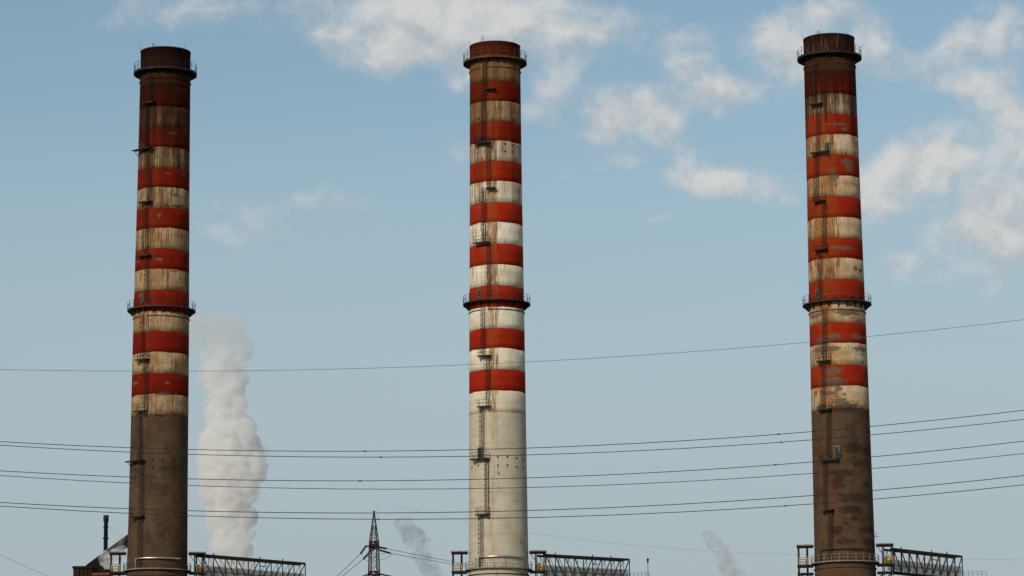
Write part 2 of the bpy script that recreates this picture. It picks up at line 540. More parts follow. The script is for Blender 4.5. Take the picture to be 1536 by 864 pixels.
def shaft_mats(key):
    ch, L, sp = CH[key], LOOK[key], SPEC[key]
    grp = chim_group(key)
    z0, z1 = zc(ch, L['t0']), zc(ch, L['t1'])
    thl = th_z(ch, sp['lads'][4][0], 420)[0]
    zpaint = zc(ch, sp['bands'][-1])
    res = {}
    for kind in ('red', 'white', 'conc'):
        m, q = new_mat('chimney_%s_%s' % (kind, {'L': 'tan', 'M': 'cream', 'R': 'patched'}[key]))
        P = q.n('ShaderNodeTexCoord').outputs['Object']
        off = {'L': (11.0, 3.0, 0), 'M': (0, 0, 0), 'R': (-17.0, 8.0, 5.0)}[key]
        Q = q.v('ADD', P, off)
        x, y, z = q.xyz(P)
        th = q.m('ARCTAN2', x, q.m('MULTIPLY', y, -1.0))
        s1 = q.noise(q.v('MULTIPLY', Q, (1, 1, .045)), 1.5, 4, .6)
        s2 = q.noise(q.v('MULTIPLY', Q, (1, 1, .10)), 4.5, 3, .6)
        s4 = q.noise(q.v('MULTIPLY', Q, (1, 1, .07)), 8.0, 3, .65)
        s3 = q.noise(q.v('MULTIPLY', Q, (1, 1, .035)), .55, 3, .5)
        blot = q.noise(Q, .45, 5, .6)
        fine = q.noise(Q, 5.0, 4, .65)
        streak = q.m('ADD', q.m('MULTIPLY', s1, .6), q.m('MULTIPLY', s2, .4))
        # paint or concrete
        if kind == 'red':
            base = q.mix(q.mr(blot, .35, .7), L['red'], tuple(k * .80 for k in L['red']))
            base = q.mix(q.m('MULTIPLY', q.mr(streak, .5, .68), .35), base, (L['red'][0] * .45, L['red'][1] * .8, L['red'][2] * 1.0))
        elif kind == 'white':
            base = q.mix(q.mr(blot, .35, .68), L['white'], L['white2'])
            base = q.mix(q.m('MULTIPLY', q.mr(s2, .45, .64), .6), base, L['white2'])
            base = q.mix(q.m('MULTIPLY', q.mr(s4, .50, .70), .45 if key != 'M' else .22), base, q.mix(1.0, base, (.52, .42, .30), 'MULTIPLY'))
        else:
            base = q.mix(q.mr(blot, .35, .68), L['conc'], L['conc2'])
            base = q.mix(q.m('MULTIPLY', q.mr(s2, .45, .7), .6), base, L['conc2'])
            base = q.mix(q.m('MULTIPLY', q.mr(fine, .42, .70), .45 if key != 'M' else .2), base, q.mix(1.0, base, (.55, .52, .48), 'MULTIPLY'))
        if kind == 'conc' and key != 'M':
            base = q.mix(q.m('MULTIPLY', q.mr(q.noise(q.v('MULTIPLY', Q, (1, 1, .5)), .35, 5, .65), .45, .62), .7), base, (.092, .062, .040))
            base = q.mix(q.m('MULTIPLY', q.mr(q.noise(q.v('ADD', Q, (31, 0, 9)), .28, 5, .65), .52, .66), .6), base, (.034, .022, .015))
        if kind != 'conc':   # every coat has weathered a little differently
            rnd = q.n('ShaderNodeObjectInfo').outputs['Random']
            base = q.mix(q.mr(rnd, 0, 1, 0, .8, False), base, q.mix(1.0, base, (.76, .80, .86) if kind == 'red' else (.86, .83, .79), 'MULTIPLY'))
        # shutter joints of the concrete pours
        zz = q.m('FRACT', q.m('DIVIDE', z, 1.31))
        joint = q.m('MULTIPLY', q.mr(q.m('ABSOLUTE', q.m('SUBTRACT', zz, .5)), .055, .02), q.mr(blot, .38, .62, .1, .55))
        base = q.mix(joint, base, q.mix(1.0, base, (.62, .56, .50), 'MULTIPLY'))
        lift = q.noise(q.vec(q.m('FLOOR', q.m('DIVIDE', z, 1.31)), q.m('FLOOR', q.m('MULTIPLY', th, 2.2)), 3.0), 3.7, 0)
        base = q.mix(q.mr(lift, .3, .7, 0, .35), base, q.mix(1.0, base, (.80, .78, .75), 'MULTIPLY'))
        # rust runs: more of them up high, and below the ladder line; the right flank is cleaner
        hi = q.mr(z, z0 - 25, z1, 0.0, 1.0, False)
        ld = q.mr(q.m('ABSOLUTE', q.m('SUBTRACT', th, thl + .12)), .42, .0)
        clean = q.mr(th, -.15, .45, 1.0, 1.0 - L['right'])
        amt = q.m('MULTIPLY', q.m('ADD', q.m('MULTIPLY', hi, .5 if key != 'M' else 1.0), L['amt']), clean)
        amt = q.m('ADD', amt, q.m('MULTIPLY', ld, L['lad'] * .5))
        thr = q.m('SUBTRACT', .70, q.m('MULTIPLY', amt, .22 if key != 'R' else .27))
        run = q.mr(streak, q.m('SUBTRACT', thr, .05), q.m('ADD', thr, .11))
        kf = {'red': .38, 'white': .95, 'conc': .55 if key != 'M' else .35}[kind]
        rustc = q.mix(q.mr(fine, .35, .65), L['rust'], (L['rust'][0] * 1.55, L['rust'][1] * 1.6, L['rust'][2] * 1.5))
        if kind == 'conc' and key != 'M':
            rustc = (.085, .036, .016)
        run = q.m('MULTIPLY', run, q.mr(q.m('ADD', q.m('MULTIPLY', s4, .6), q.m('MULTIPLY', s2, .4)), .36, .60, .38, 1.0))
        base = q.mix(q.m('MULTIPLY', run, q.m('MULTIPLY', kf, q.m('MINIMUM', q.m('ADD', amt, .25), 1.0))), base, rustc)
        # peeled paint / damp patches
        gn = q.n('ShaderNodeGroup')
        gn.node_tree = grp
        q.put(gn.inputs[0], P)
        pc = (.135, .098, .062) if kind != 'conc' else (.026, .018, .013)
        if key == 'M' and kind == 'conc':
            pc = (.2, .12, .06)
        base = q.mix(q.m('MULTIPLY', gn.outputs[0], .9 if kind != 'conc' else .72), base, q.mix(q.mr(fine, .3, .7), pc, tuple(k * .6 for k in pc)))
        if kind == 'white':   # ragged lower edge of the lowest coat
            if key != 'M':
                edge = q.m('ADD', z, q.m('MULTIPLY', q.m('SUBTRACT', q.noise(q.v('MULTIPLY', Q, (1, 1, .6)), .8, 5, .65), .55), -2.0))
                base = q.mix(q.mr(edge, zpaint + .12, zpaint - .02), base, L['conc'])
        # soot and flue grime towards the mouth
        sz = q.m('ADD', z, q.m('MULTIPLY', q.m('SUBTRACT', q.m('ADD', q.m('MULTIPLY', s3, .65), q.m('MULTIPLY', s1, .5)), .58), 34.0 if key != 'M' else 40.0))
        so = q.mr(sz, z0, z1)
        so2 = q.m('MULTIPLY', so, L['top'])
        base = q.mix(so2, base, q.mix(1.0, base, L['soot'], 'MULTIPLY'))
        if kind == 'white':
            base = q.mix(q.m('MULTIPLY', so2, .80 if key != 'M' else .55), base, (.030, .012, .006) if key != 'M' else (.12, .065, .03))
        else:
            base = q.mix(q.m('MULTIPLY', so2, .20 if key != 'M' else .12), base, (.024, .012, .008))
        # flue crown above the upper gallery: caked soot with rust and pale runs through it
        zcr = zc(ch, sp['top'])
        cr = q.m('MULTIPLY', q.mr(z, zcr - .1, zcr + .1), q.mr(q.m('ADD', q.m('MULTIPLY', s1, .5), q.m('MULTIPLY', s4, .5)), .62, .40, .35, 1.0))
        base = q.mix(q.m('MULTIPLY', cr, {'L': .85, 'M': .62, 'R': .88}[key]), base, {'L': (.017, .009, .007), 'M': (.050, .020, .013), 'R': (.026, .016, .011)}[key])
        if key == 'R':
            base = q.mix(q.m('MULTIPLY', q.m('MULTIPLY', q.mr(z, zcr - .1, zcr + .1), q.mr(s2, .56, .66)), .55), base, (.20, .12, .08))
        finish(q, base, .88, 0.0, q.m('ADD', q.m('MULTIPLY', fine, .6), q.m('MULTIPLY', joint, -.5)), .25, spec=.06)
        res[kind] = m
    return res


# ------------------------------------------------------------------ chimney builders
def pol(r, th, z):
    return Vector((r * sin(th), -r * cos(th), z))


def frame(th):
    """outward, sideways (to the right), up"""
    return Vector((sin(th), -cos(th), 0)), Vector((cos(th), sin(th), 0)), Vector((0, 0, 1))


def ring_tube(mb, r, z, t, n=72, a0=0.0, a1=2 * pi, k=6):
    prof = [(r + t * cos(2 * pi * i / k), z + t * sin(2 * pi * i / k)) for i in range(k)]
    return mb.lathe(prof, n, a0, a1, True, True)


def gallery(root, ch, z, width, n_post, h, n_br, drop, mat, rail_mat, name='gallery_deck', rails=(1.0, .55), toe=True, skirt=.16):
    r = rad(ch, z)
    ro = r + width
    deck = MB().lathe([(r + .02, z), (ro, z), (ro, z - skirt), (ro - .06, z - skirt), (ro - .06, z - .06), (r + .02, z - .06)], 72, smooth=False, closed_profile=True).build(name, mat, root)
    pm = MB().box((0, 0, h / 2), (.06, .06, h))
    me = None
    for i in range(n_post):
        a = 2 * pi * (i + .35) / n_post
        if me is None:
            o = pm.build('railing_post', rail_mat, deck)
            me = o.data
        else:
            o = link('railing_post', me, deck)
        o.location = pol(ro - .05, a, z)
        o.rotation_euler = (0, 0, a)
    for k in rails:
        ring_tube(MB(), ro - .05, z + h * k, .028, 72, k=5).build('handrail', rail_mat, deck)
    if n_br:
        bm = MB()
        w = width - .05
        vs = [(-.05, 0, 0), (-.05, -w, 0), (-.05, -w, -.10), (-.05, 0, -drop), (.05, 0, 0), (.05, -w, 0), (.05, -w, -.10), (.05, 0, -drop)]
        bm.add(vs, [(0, 1, 2, 3), (7, 6, 5, 4), (0, 4, 5, 1), (1, 5, 6, 2), (2, 6, 7, 3), (3, 7, 4, 0)])
        me = None
        for i in range(n_br):
            a = 2 * pi * (i + .1) / n_br
            if me is None:
                o = bm.build('bracket', mat, deck)
                me = o.data
            else:
                o = link('bracket', me, deck)
            o.location = pol(r + .02, a, z - .065)
            o.rotation_euler = (0, 0, a)
    return deck


def platform(root, ch, x0, x1, y, railed, mat):
    ta, z = th_z(ch, x0, y)
    tb, _ = th_z(ch, x1, y)
    tm = (ta + tb) / 2
    r = rad(ch, z)
    w = (x1 - x0) / (4800 / 512.0)
    w = w / max(.6, cos(tm))
    dep = .95
    o, s, u = frame(tm)
    c = o * (r + dep / 2 - .05) + u * z
    mb = MB().box(c, (w, dep, .10), (s, o, u))
    mb.box(c + o * (dep / 2 - .02) - u * .10, (w, .05, .16), (s, o, u))
    d = mb.build('platform', mat, root)
    for k in (-.38, .38):
        p = o * (r + dep - .1) + s * (w * k) + u * (z - .08)
        q = o * (r - .02) + s * (w * k) + u * (z - .85)
        MB().bar(p, q, .07).build('strut', mat, d)
    h = 1.05 if railed else .75
    ends = [(-w / 2 + .04, dep - .09), (w / 2 - .04, dep - .09), (0.0, dep - .09), (-w / 2 + .04, .08), (w / 2 - .04, .08)]
    pts = [o * (r + e[1]) + s * e[0] + u * z for e in ends]
    if railed:
        for p in pts:
            MB().bar(p, p + u * h, .05).build('railing_post', mat, d)
        for k in (.5, 1.0):
            mb = MB()
            mb.bar(pts[3] + u * h * k, pts[0] + u * h * k, .04).bar(pts[0] + u * h * k, pts[1] + u * h * k, .04).bar(pts[1] + u * h * k, pts[4] + u * h * k, .04)
            mb.build('handrail', mat, d)
    return d


def ladder(root, ch, x, ya, yb, mat):
    t1, z1 = th_z(ch, x, ya)
    t0, z0 = th_z(ch, x, yb)
    n = max(2, int((z1 - z0) / .36))
    mb, cg_ = MB(), MB()
    hw, off = .20, .22

    def P(f, side, out):
        z = z0 + (z1 - z0) * f
        th = t0 + (t1 - t0) * f
        o, s, u = frame(th)
        return o * (rad(ch, z) + out) + s * side + u * z
    for sd_ in (-hw, hw):
        mb.bar(P(0, sd_, off), P(1, sd_, off), .05)
    for i in range(n):
        f = (i + .5) / n
        mb.bar(P(f, -hw, off), P(f, hw, off), .032)
    for i in range(0, n, 6):
        f = (i + .5) / n
        for sd_ in (-hw, hw):
            mb.bar(P(f, sd_, -.02), P(f, sd_, off), .05)
    ld = mb.build('ladder', mat, root)
    # safety cage
    hs = max(2, int((z1 - z0) / .8))
    for i in range(hs + 1):
        f = .08 + .92 * i / hs
        pts = [P(f, -.20, off), P(f, -.36, off + .25), P(f, -.30, off + .55), P(f, 0, off + .68), P(f, .30, off + .55), P(f, .36, off + .25), P(f, .20, off)]
        for a, b in zip(pts, pts[1:]):
            cg_.bar(a, b, .04)
    for (sd_, ot) in ((-.36, .25), (.36, .25), (0, .68)):
        cg_.bar(P(.08, sd_, off + ot), P(1, sd_, off + ot), .035)
    cg_.build('ladder_cage', mat, ld)
    return ld


def chimney(key, label):
    ch, sp = CH[key], SPEC[key]
    mats = shaft_mats(key)
    root = empty('smokestack', ch.base, (0, ch.tilt, ch.phi))
    tag(root, label, 'smokestack', 'three banded smokestacks')
    zt, zr = zc(ch, sp['top']), zc(ch, sp['rim'])
    # bare shaft from the ground to the flue mouth, hollow at the top
    hts = [0.0, 15, 30] + [p[0] for p in ch.rz if p[0] > 40 and p[0] < zr - 1] + [zr]
    prof = [(rad(ch, z), z) for z in hts]
    prof += [(rad(ch, zr) - .35, zr), (rad(ch, zr) - .45, zr - 8)]
    shaft = MB().lathe(prof, 96).build('shaft', mats['conc'], root)
    # painted coats, each a thin sleeve on the shaft
    zs = [zc(ch, y) for y in sp['bands']]
    kind = sp['first']
    NS = 96

    def edge_z(i, k):      # hand-painted edge: wanders a few centimetres
        th = 2 * pi * k / NS
        p_ = Vector((cos(th) * 2.2 + i * 7.3, sin(th) * 2.2, {'L': 0.0, 'M': 20.0, 'R': 40.0}[key]))
        return .10 * mnoise.noise(p_) + .06 * mnoise.noise(p_ * 3.1)
    for i, (a, b) in enumerate(zip(zs, zs[1:])):
        vs = []
        for k in range(NS):
            th = 2 * pi * k / NS
            za_, zb_ = a + edge_z(i, k), b + edge_z(i + 1, k)
            for z_, dr in ((za_, .0), (za_, .015), (a + (b - a) * .35, .015), (a + (b - a) * .7, .015), (zb_, .015), (zb_, .0)):
                vs.append(pol(rad(ch, z_) + dr, th, z_))
        fs = [(k * 6 + j, (k + 1) % NS * 6 + j, (k + 1) % NS * 6 + j + 1, k * 6 + j + 1) for k in range(NS) for j in range(5)]
        MB().add(vs, fs, True).build('red_band' if kind == 'r' else 'white_band', mats['red' if kind == 'r' else 'white'], shaft)
        kind = 'w' if kind == 'r' else 'r'
    # crown above the upper gallery
    rc = rad(ch, zr)
    crown_mat = mats['red']
    za = zs[0]
    MB().lathe([(rad(ch, za) + .001, za), (rad(ch, za) + .016, za + .002), (rc + .02, zt), (rc + .02, zr - .16), (rc + .07, zr - .15), (rc + .07, zr + .02), (rc - .3, zr + .02)], 96).build('crown', crown_mat, shaft)
    steel = STEEL if key != 'L' else STEELB
    steel = STEEL
    pale = {'L': STEEL, 'M': RUSTST, 'R': STEEL}[key]
    # upper and middle galleries
    gallery(root, ch, zt, 1.08, 22, 1.32, 20, 1.0, pale if key == 'M' else STEEL, pale, skirt=.34)
    gallery(root, ch, zc(ch, sp['mid']), 1.05, 24, 1.2, 20, 1.05, STEEL if key == 'M' else STEELB, STEELB, skirt=.20)
    for yk, gap in ((sp['top'] + 15.5, True), (sp['mid'] + 14, True)):
        z = zc(ch, yk)
        th = th_z(ch, sp['lads'][5][0], yk)[0]
        ring_tube(MB(), rad(ch, z) + .07, z, .085, 80, th + .14, th + 2 * pi - .14).build('collar_pipe', RUSTST if key != 'L' else mats['conc'], root)
    # service platforms, ladders, doors and openings
    for (x0, x1, y, rl) in sp['plats']:
        platform(root, ch, x0, x1, y, rl, STEEL)
    for (x, ya, yb) in sp['lads']:
        ladder(root, ch, x, ya, yb, STEEL)
    for i, (x, y, wp, hp) in enumerate(sp['doors']):
        th, z = th_z(ch, x, y)
        o, s, u = frame(th)
        s_ = 512.0 / 4800
        w, h = wp * s_, hp * s_
        dark = (key == 'M' and i == 0) or (key == 'L' and i == 0)
        d = MB().box(o * (rad(ch, z) + .12) + u * (z + h / 2), (w, .30, h), (s, o, u)).build('door', RUSTST if dark else DOORM, root)
        MB().box(o * (rad(ch, z) + .285) + u * (z + h / 2), (w * .72, .03, h * .82), (s, o, u)).build('door_panel', STEELB if not dark else STEEL, d)
    me = None
    for (x, y) in sp['holes']:
        th, z = th_z(ch, x, y)
        if me is None:
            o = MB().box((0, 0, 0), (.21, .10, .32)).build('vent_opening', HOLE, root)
            me = o.data
        else:
            o = link('vent_opening', me, root)
        o.location = pol(rad(ch, z) + .0, th, z)
        o.rotation_euler = (0, 0, th)
    # lightning rods and access hoop on the rim
    for th, dx, hh in ((.78, .32, .95), (-1.25, -.35, .85), (2.6, .1, 1.0)):
        p = pol(rc + .05, th, zr - .1)
        MB().tube([p, p + Vector((dx, 0, hh))], .022, 5).build('lightning_rod', STEEL, root)
    th = -.52 if key != 'R' else -.4
    o, s, u = frame(th)
    mb = MB()
    hh = {'L': .55, 'M': .95, 'R': .45}[key]
    for k in (-.18, .18):
        mb.bar(o * rc + s * k + u * (zr - .2), o * rc + s * k + u * (zr + hh), .06)
    for k in (.45, .98):
        mb.bar(o * rc - s * .2 + u * (zr + hh * k), o * rc + s * .2 + u * (zr + hh * k), .05)
    mb.build('access_hoop', STEEL, root)
    # lower ring walkway
    zg = zc(ch, sp['ring'])
    rg = rad(ch, zg)
    deck = gallery(root, ch, zg, .62, 26, 1.05, 0, .5, GREYST, STEELB if key == 'L' else GREYST, 'ring_walkway', rails=(1.0, .5), skirt=.17)
    me = None
    for i in range(20):
        a = 2 * pi * (i + .3) / 20
        if me is None:
            b = MB().box((0, -.28, -.11), (.12, .56, .16)).build('bracket', STEEL, deck)
            me = b.data
        else:
            b = link('bracket', me, deck)
        b.location = pol(rg, a, zg - .07)
        b.rotation_euler = (0, 0, a)
    ring_tube(MB(), rg + .10, zg - 1.0, .09, 80).build('collar_pipe', RUSTST if key != 'M' else STEELB, root)
    # clad pipe that bends round the front of the shaft above the walkway
    xs, xe, yp = {'L': (206, 268, 837), 'M': (720.5, 783, 834.5), 'R': (1233, 1307, 823)}[key]
    t0, zp = th_z(ch, xs, yp)
    t1, _ = th_z(ch, xe, yp)
    _, zp = th_z(ch, (xs + xe) / 2, yp)
    pr = rg + .28
    pts = [pol(pr, t0, zg + .05), pol(pr, t0, zp - .35), pol(pr, t0 + .02, zp - .12), pol(pr, t0 + .07, zp)]
    n = 22
    for i in range(1, n + 1):
        pts.append(pol(pr, t0 + .07 + (t1 - t0 - .07) * i / n, zp))
    MB().tube(pts, .15 if key != 'R' else .09, 10).build('clad_pipe', FOIL if key != 'R' else STEELB, root)
    for k in (.2, .55, .9):
        a = t0 + (t1 - t0) * k
        MB().bar(pol(rg - .03, a, zp), pol(pr, a, zp), .07).build('pipe_bracket', STEEL, root)
    # small outrigger arm below the platforms
    xa, ya = {'L': (266, 821), 'M': (781, 814.5), 'R': (1311, 806)}[key]
    th, z = th_z(ch, xa, ya)
    o, s, u = frame(th)
    p = o * (rad(ch, z) - .02) + u * z
    MB().bar(p, p + o * .8 - s * .25 + u * .1, .07).bar(p + u * .1, p + o * .8 - s * 1.0 + u * .55, .05).build('outrigger_arm', RUSTST, root)
    if key == 'M':
        for xx, yy, hh in ((757, 846, 1.6), (715.5, 846, 1.5)):
            th, z = th_z(ch, xx, yy)
            p = pol(rg + .3, th, zg)
            MB().bar(p, p + Vector((0, 0, hh)), .05).box(p + Vector((0, 0, hh)), (.16, .16, .2)).build('lamp_bracket', STEEL, root)
    ch.zg, ch.rg = zg, rg
    return root


# ------------------------------------------------------------------ setting below the frame
m, q = new_mat('yard_ground')
P = q.n('ShaderNodeTexCoord').outputs['Object']
finish(q, q.mix(q.mr(q.noise(P, .02, 6, .6), .4, .62), (.30, .28, .24), (.16, .16, .11)), .95, 0, q.noise(P, .8, 5), .3)
gm = MB()
N, S = 24, 6000.0
gm.add([(-S + 2 * S * i / N, -S + 2 * S * j / N, 0) for j in range(N + 1) for i in range(N + 1)],
       [(j * (N + 1) + i, j * (N + 1) + i + 1, (j + 1) * (N + 1) + i + 1, (j + 1) * (N + 1) + i) for j in range(N) for i in range(N)])
tag(gm.build('ground', m), kind='structure')

chimney('L', 'leftmost smokestack, tan bands blackened with soot, bare brown concrete foot')
chimney('M', 'middle smokestack, clean cream and red bands above a pale cream foot')
chimney('R', 'rightmost smokestack, flaking red and white paint, patched brown concrete foot')


# ------------------------------------------------------------------ walkway shelters and truss bridges at the ring level
def shelter(key, side, label):
    ch = CH[key]
    root = empty('walkway_shelter', ch.base, (0, 0, ch.phi))
    root.location = (ch.base.x, ch.base.y, 0)
    tag(root, label, 'shelter', 'roofed steel shelters beside the smokestacks')
    z, r = ch.zg, ch.rg
    w = 2.55 if side < 0 else 2.65
    x_in, x_out = side * (r + .15), side * (r + w)
    lean = ch.base.x * 0 + tan(ch.tilt) * z
    dy = 1.3
    sk = -.30           # the shelter stands slightly askew to the line of sight
    zf = z - .25
    ro = z + 2.62

    def pt(x, y, zz):
        return Vector((x + lean + sk * y * .25, y, zz))
    posts = [(x_out, -dy), (x_out, dy), (side * (r + w - 1.35), -dy), (side * (r + w - 1.35), dy)]
    for (x, y) in posts:
        MB().bar(pt(x - side * .08, y, zf - 1.9), pt(x - side * .08, y, ro), .17).build('post', STEEL, root)
    cx = (x_in + x_out + side * .2) / 2
    L = abs(x_out - x_in) + .25
    MB().box(pt(cx, 0, ro + .21), (L, 2 * dy + .5, .16)).build('roof', PALE, root)
    MB().box(pt(cx, 0, ro + .05), (L - .1, 2 * dy + .3, .16)).build('roof_beam', STEEL, root)
    MB().box(pt(cx, 0, zf - .12), (L - .15, 2 * dy + .1, .28)).build('floor', STEEL, root)
    MB().box(pt(cx, 0, zf - 1.35), (L - .15, 2 * dy, .22)).build('lower_floor', STEEL, root)
    x2 = posts[2][0]
    for y in (-dy - .1, dy + .1):
        for hgt in (.38, .75, 1.1):
            MB().bar(pt(x2, y, zf + hgt), pt(x_out, y, zf + hgt), .07 if hgt < 1 else .09).build('handrail', YELLOW if hgt != .38 else STEELB, root)
        for x in (x2 + side * .02, x_out - side * .06):
            MB().bar(pt(x, y, zf), pt(x, y, zf + 1.15), .15).build('railing_post', YELLOW, root)
    MB().bar(pt(x_out - side * .04, -dy, zf + .6), pt(x_out - side * .04, dy, zf + .6), .07).build('handrail', YELLOW, root)
    for y in (-dy, dy):
        MB().bar(pt(x_out - side * .1, y, zf - 1.4), pt(side * (r - .2), y, zf - 3.6), .2).build('brace', STEEL, root)
        MB().bar(pt(x2, y, zf - 1.4), pt(side * (r - .2), y, zf - 2.5), .16).build('brace', STEEL, root)
    if side > 0:
        MB().box(pt(x2 + .25, -dy + .35, zf + .62), (.62, .3, 1.1)).build('equipment_box', YELLOW, root)
        MB().bar(pt(x_in, -dy, ro - .1), pt(x2, -dy, zf + 1.1), .10).build('brace', STEEL, root)
    return root


def truss(key, top0, top1, start_d, label):
    """box truss bridge from beside the smokestack, away from the camera to the right"""
    ch = CH[key]
    Y0 = ch.base.y + start_d
    A = at_y(top0[0], top0[1], Y0)
    run = (top1[0] - top0[0]) / (4800 / 515.0)
    B = at_y(top1[0], top1[1], Y0 + run * .55)
    run = (B - A)
    H = 3.6
    root = empty('truss_bridge', (A.x, A.y, A.z - H))
    tag(root, label, 'bridge', 'steel truss bridges right of the smokestacks')
    d = B - A
    dh = Vector((d.x, d.y, 0)).normalized()
    s = Vector((-dh.y, dh.x, 0))        # away from the camera
    n = 9
    Wd = 1.9
    for sidei, o in ((0, Vector()), (1, s * Wd)):
        def T(i):
            return d * (i / n) + o + Vector((0, 0, H))

        def Bt(i):
            return d * (i / n) + o
        MB().bar(T(0) - d.normalized() * .5, T(n), .22, .34).build('top_chord', STEEL, root)
        MB().bar(Bt(0) - d.normalized() * .5, Bt(n), .18, .22).build('bottom_chord', STEEL, root)
        for i in range(n + 1):
            MB().bar(Bt(i), T(i), .16 if sidei == 0 else .09).build('vertical_member', STEEL, root)
        for i in range(n):
            a, b = (T(i), Bt(i + 1)) if i < n // 2 else (Bt(i), T(i + 1))
            MB().bar(a, b, .13 if sidei == 0 else .06).build('diagonal_member', STEEL, root)
        for k in (.62,):
            MB().bar(Bt(0) + Vector((0, 0, H * .32)), Bt(n) + Vector((0, 0, H * .32)), .07).build('handrail', STEELB, root)
        for i in range(n):
            a, b = Bt(i), Bt(i + 1)
            inn = s * (.12 if sidei == 0 else -.12)
            c = (a + b) / 2 + inn + Vector((0, 0, .25 + H * .26))
            MB().box(c, ((b - a).length - .25, .03, H * .46), (d.normalized(), s, Vector((0, 0, 1)))).build('mesh_panel', MESHM, root)
    for i in range(n + 1):
        MB().bar(d * (i / n) + Vector((0, 0, H)), d * (i / n) + s * Wd + Vector((0, 0, H)), .12).build('cross_beam', STEEL, root)
    MB().box(d / 2 + s * Wd / 2 + Vector((0, 0, .05)), (d.length, Wd - .3, .08), (d.normalized(), s, d.normalized().cross(s))).build('floor', STEELB, root)
    for i in (1, 5, 7):
        p = d * (i / n) + Vector((0, 0, H + .1))
        MB().bar(p, p + Vector((0, 0, .4)), .16).build('lamp_stub', STEEL, root)
    p = d * .58 + Vector((0, 0, H * .72))
    MB().bar(p - d.normalized() * .5 - s * .1, p + d.normalized() * .5 - s * .1, .13).build('light_fitting', STEEL, root)
    for o in (Vector(), s * Wd):
        MB().bar(d + o, Vector((d.x + o.x, d.y + o.y, ROOF - root.location.z)), .25).build('trestle_leg', STEEL, root)
    return root


ROOF = 45.5
for key, nm in (('L', 'sooty leftmost'), ('M', 'cream middle'), ('R', 'flaking rightmost')):
    shelter(key, -1, 'small roofed steel shelter with yellow rails on the left side of the %s smokestack' % nm)
    shelter(key, 1, 'small roofed steel shelter with yellow rails on the right side of the %s smokestack' % nm)
truss('L', (303, 832.5), (458, 845.5), 1.0, 'dark steel truss bridge leading right from the sooty leftmost smokestack')
truss('M', (819, 832.5), (944, 839.5), 1.0, 'dark steel truss bridge leading right from the cream middle smokestack')
truss('R', (1340, 823.5), (1443, 835), 1.0, 'dark steel truss bridge leading right from the flaking rightmost smokestack')

# boiler house behind the stacks (its roof carries the bridges' far ends, just below the view)
bh = empty('boiler_house', (0, 545, 0))
tag(bh, 'long boiler house behind the smokestacks whose roof carries the truss bridges', 'building')
MB().box((0, 0, ROOF / 2 - .15), (190, 60, ROOF - .3)).build('wall', BROWNW, bh)
MB().box((0, 0, ROOF - .15), (191, 61, .28)).build('roof', PALE, bh)
for i in range(18):
    w_ = MB().box((-88 + i * 10.4, -30.06, 24), (6, .14, 14)).build('window', DARKW, bh)
    MB().box((-88 + i * 10.4, -30.16, 16.9), (6.4, .3, .2)).build('sill', PALE, w_)


def roof_rail(p0, p1, nposts, label):
    root = empty('roof_railing', p0)
    tag(root, label, 'railing', 'railings beyond the truss bridges')
    d = p1 - p0
    for i in range(nposts):
        MB().bar(d * (i / (nposts - 1)) - Vector((0, 0, p0.z - ROOF)), d * (i / (nposts - 1)) + Vector((0, 0, 1.1)), .08).build('railing_post', GREYST, root)
    for k in (.3, .7, 1.1):
        MB().bar(Vector((0, 0, k)), d + Vector((0, 0, k)), .06).build('handrail', GREYST, root)


a, b = at_y(946, 868.5, 523), at_y(974, 868.5, 523)
roof_rail(a, b, 6, 'grey railing at the foot of the slender lamp post')
a, b = at_y(1446, 866.5, 518), at_y(1480, 867.5, 518)
roof_rail(a, b, 6, 'grey railing beyond the right end of the rightmost truss bridge')
p = at_y(972, 864, 523.8)
lp = empty('lamp_post', (p.x, p.y, ROOF))
tag(lp, 'slender lamp post with round head between the middle bridge and right smokestack', 'lamp post')
zt_ = at_y(972, 842, 523.8).z - ROOF
MB().tube([(0, 0, 0), (0, 0, zt_)], [.09, .06], 8).build('pole', GREYST, lp)
MB().lathe([(.03, zt_ - .3), (.13, zt_ - .2), (.13, zt_ + .1), (.24, zt_ + .2), (.22, zt_ + .36), (.04, zt_ + .46)], 12).build('lamp_head', STEEL, lp)
MB().tube([(0, 0, zt_ + .4), (0, 0, zt_ + .75)], .03, 5).build('finial', STEEL, lp)

# ------------------------------------------------------------------ dark coal plant at the far left
YB = 650.0
s_ = YB * 1.015 / 4800
p = at_y(124, 848, YB)
zr = p.z
xl, xr = at_y(110.5, 850, YB).x, at_y(161, 850, YB).x
cb = empty('coal_building', ((xl + xr) / 2, YB + 5, 0))
tag(cb, 'dark brown flat-topped plant building below the black stack', 'building')
cxm = (xl + xr) / 2
x1_ = at_y(138.5, 850, YB).x
MB().box(((xl + x1_) / 2 - cxm, 0, zr / 2 - .3), (x1_ - xl, 10, zr - .6)).build('wall', BROWNW, cb)
rf = MB().box(((xl + x1_) / 2 - cxm, 0, zr - .38), (x1_ - xl + .5, 10.5, .45)).build('roof', DARKW, cb)
MB().box((xl - cxm + .6, -5.08, zr - 2.4), (1.3, .2, 3.3)).build('end_panel', BROWNW, cb)
for i in range(5):
    MB().box((xl - cxm + 1.2 + i * .75, -5.1, zr - 3), (.1, .16, 4.6)).build('wall_rib', DARKW, cb)
zq = at_y(150, 836, YB).z
hz = at_y(139, 846, YB).z
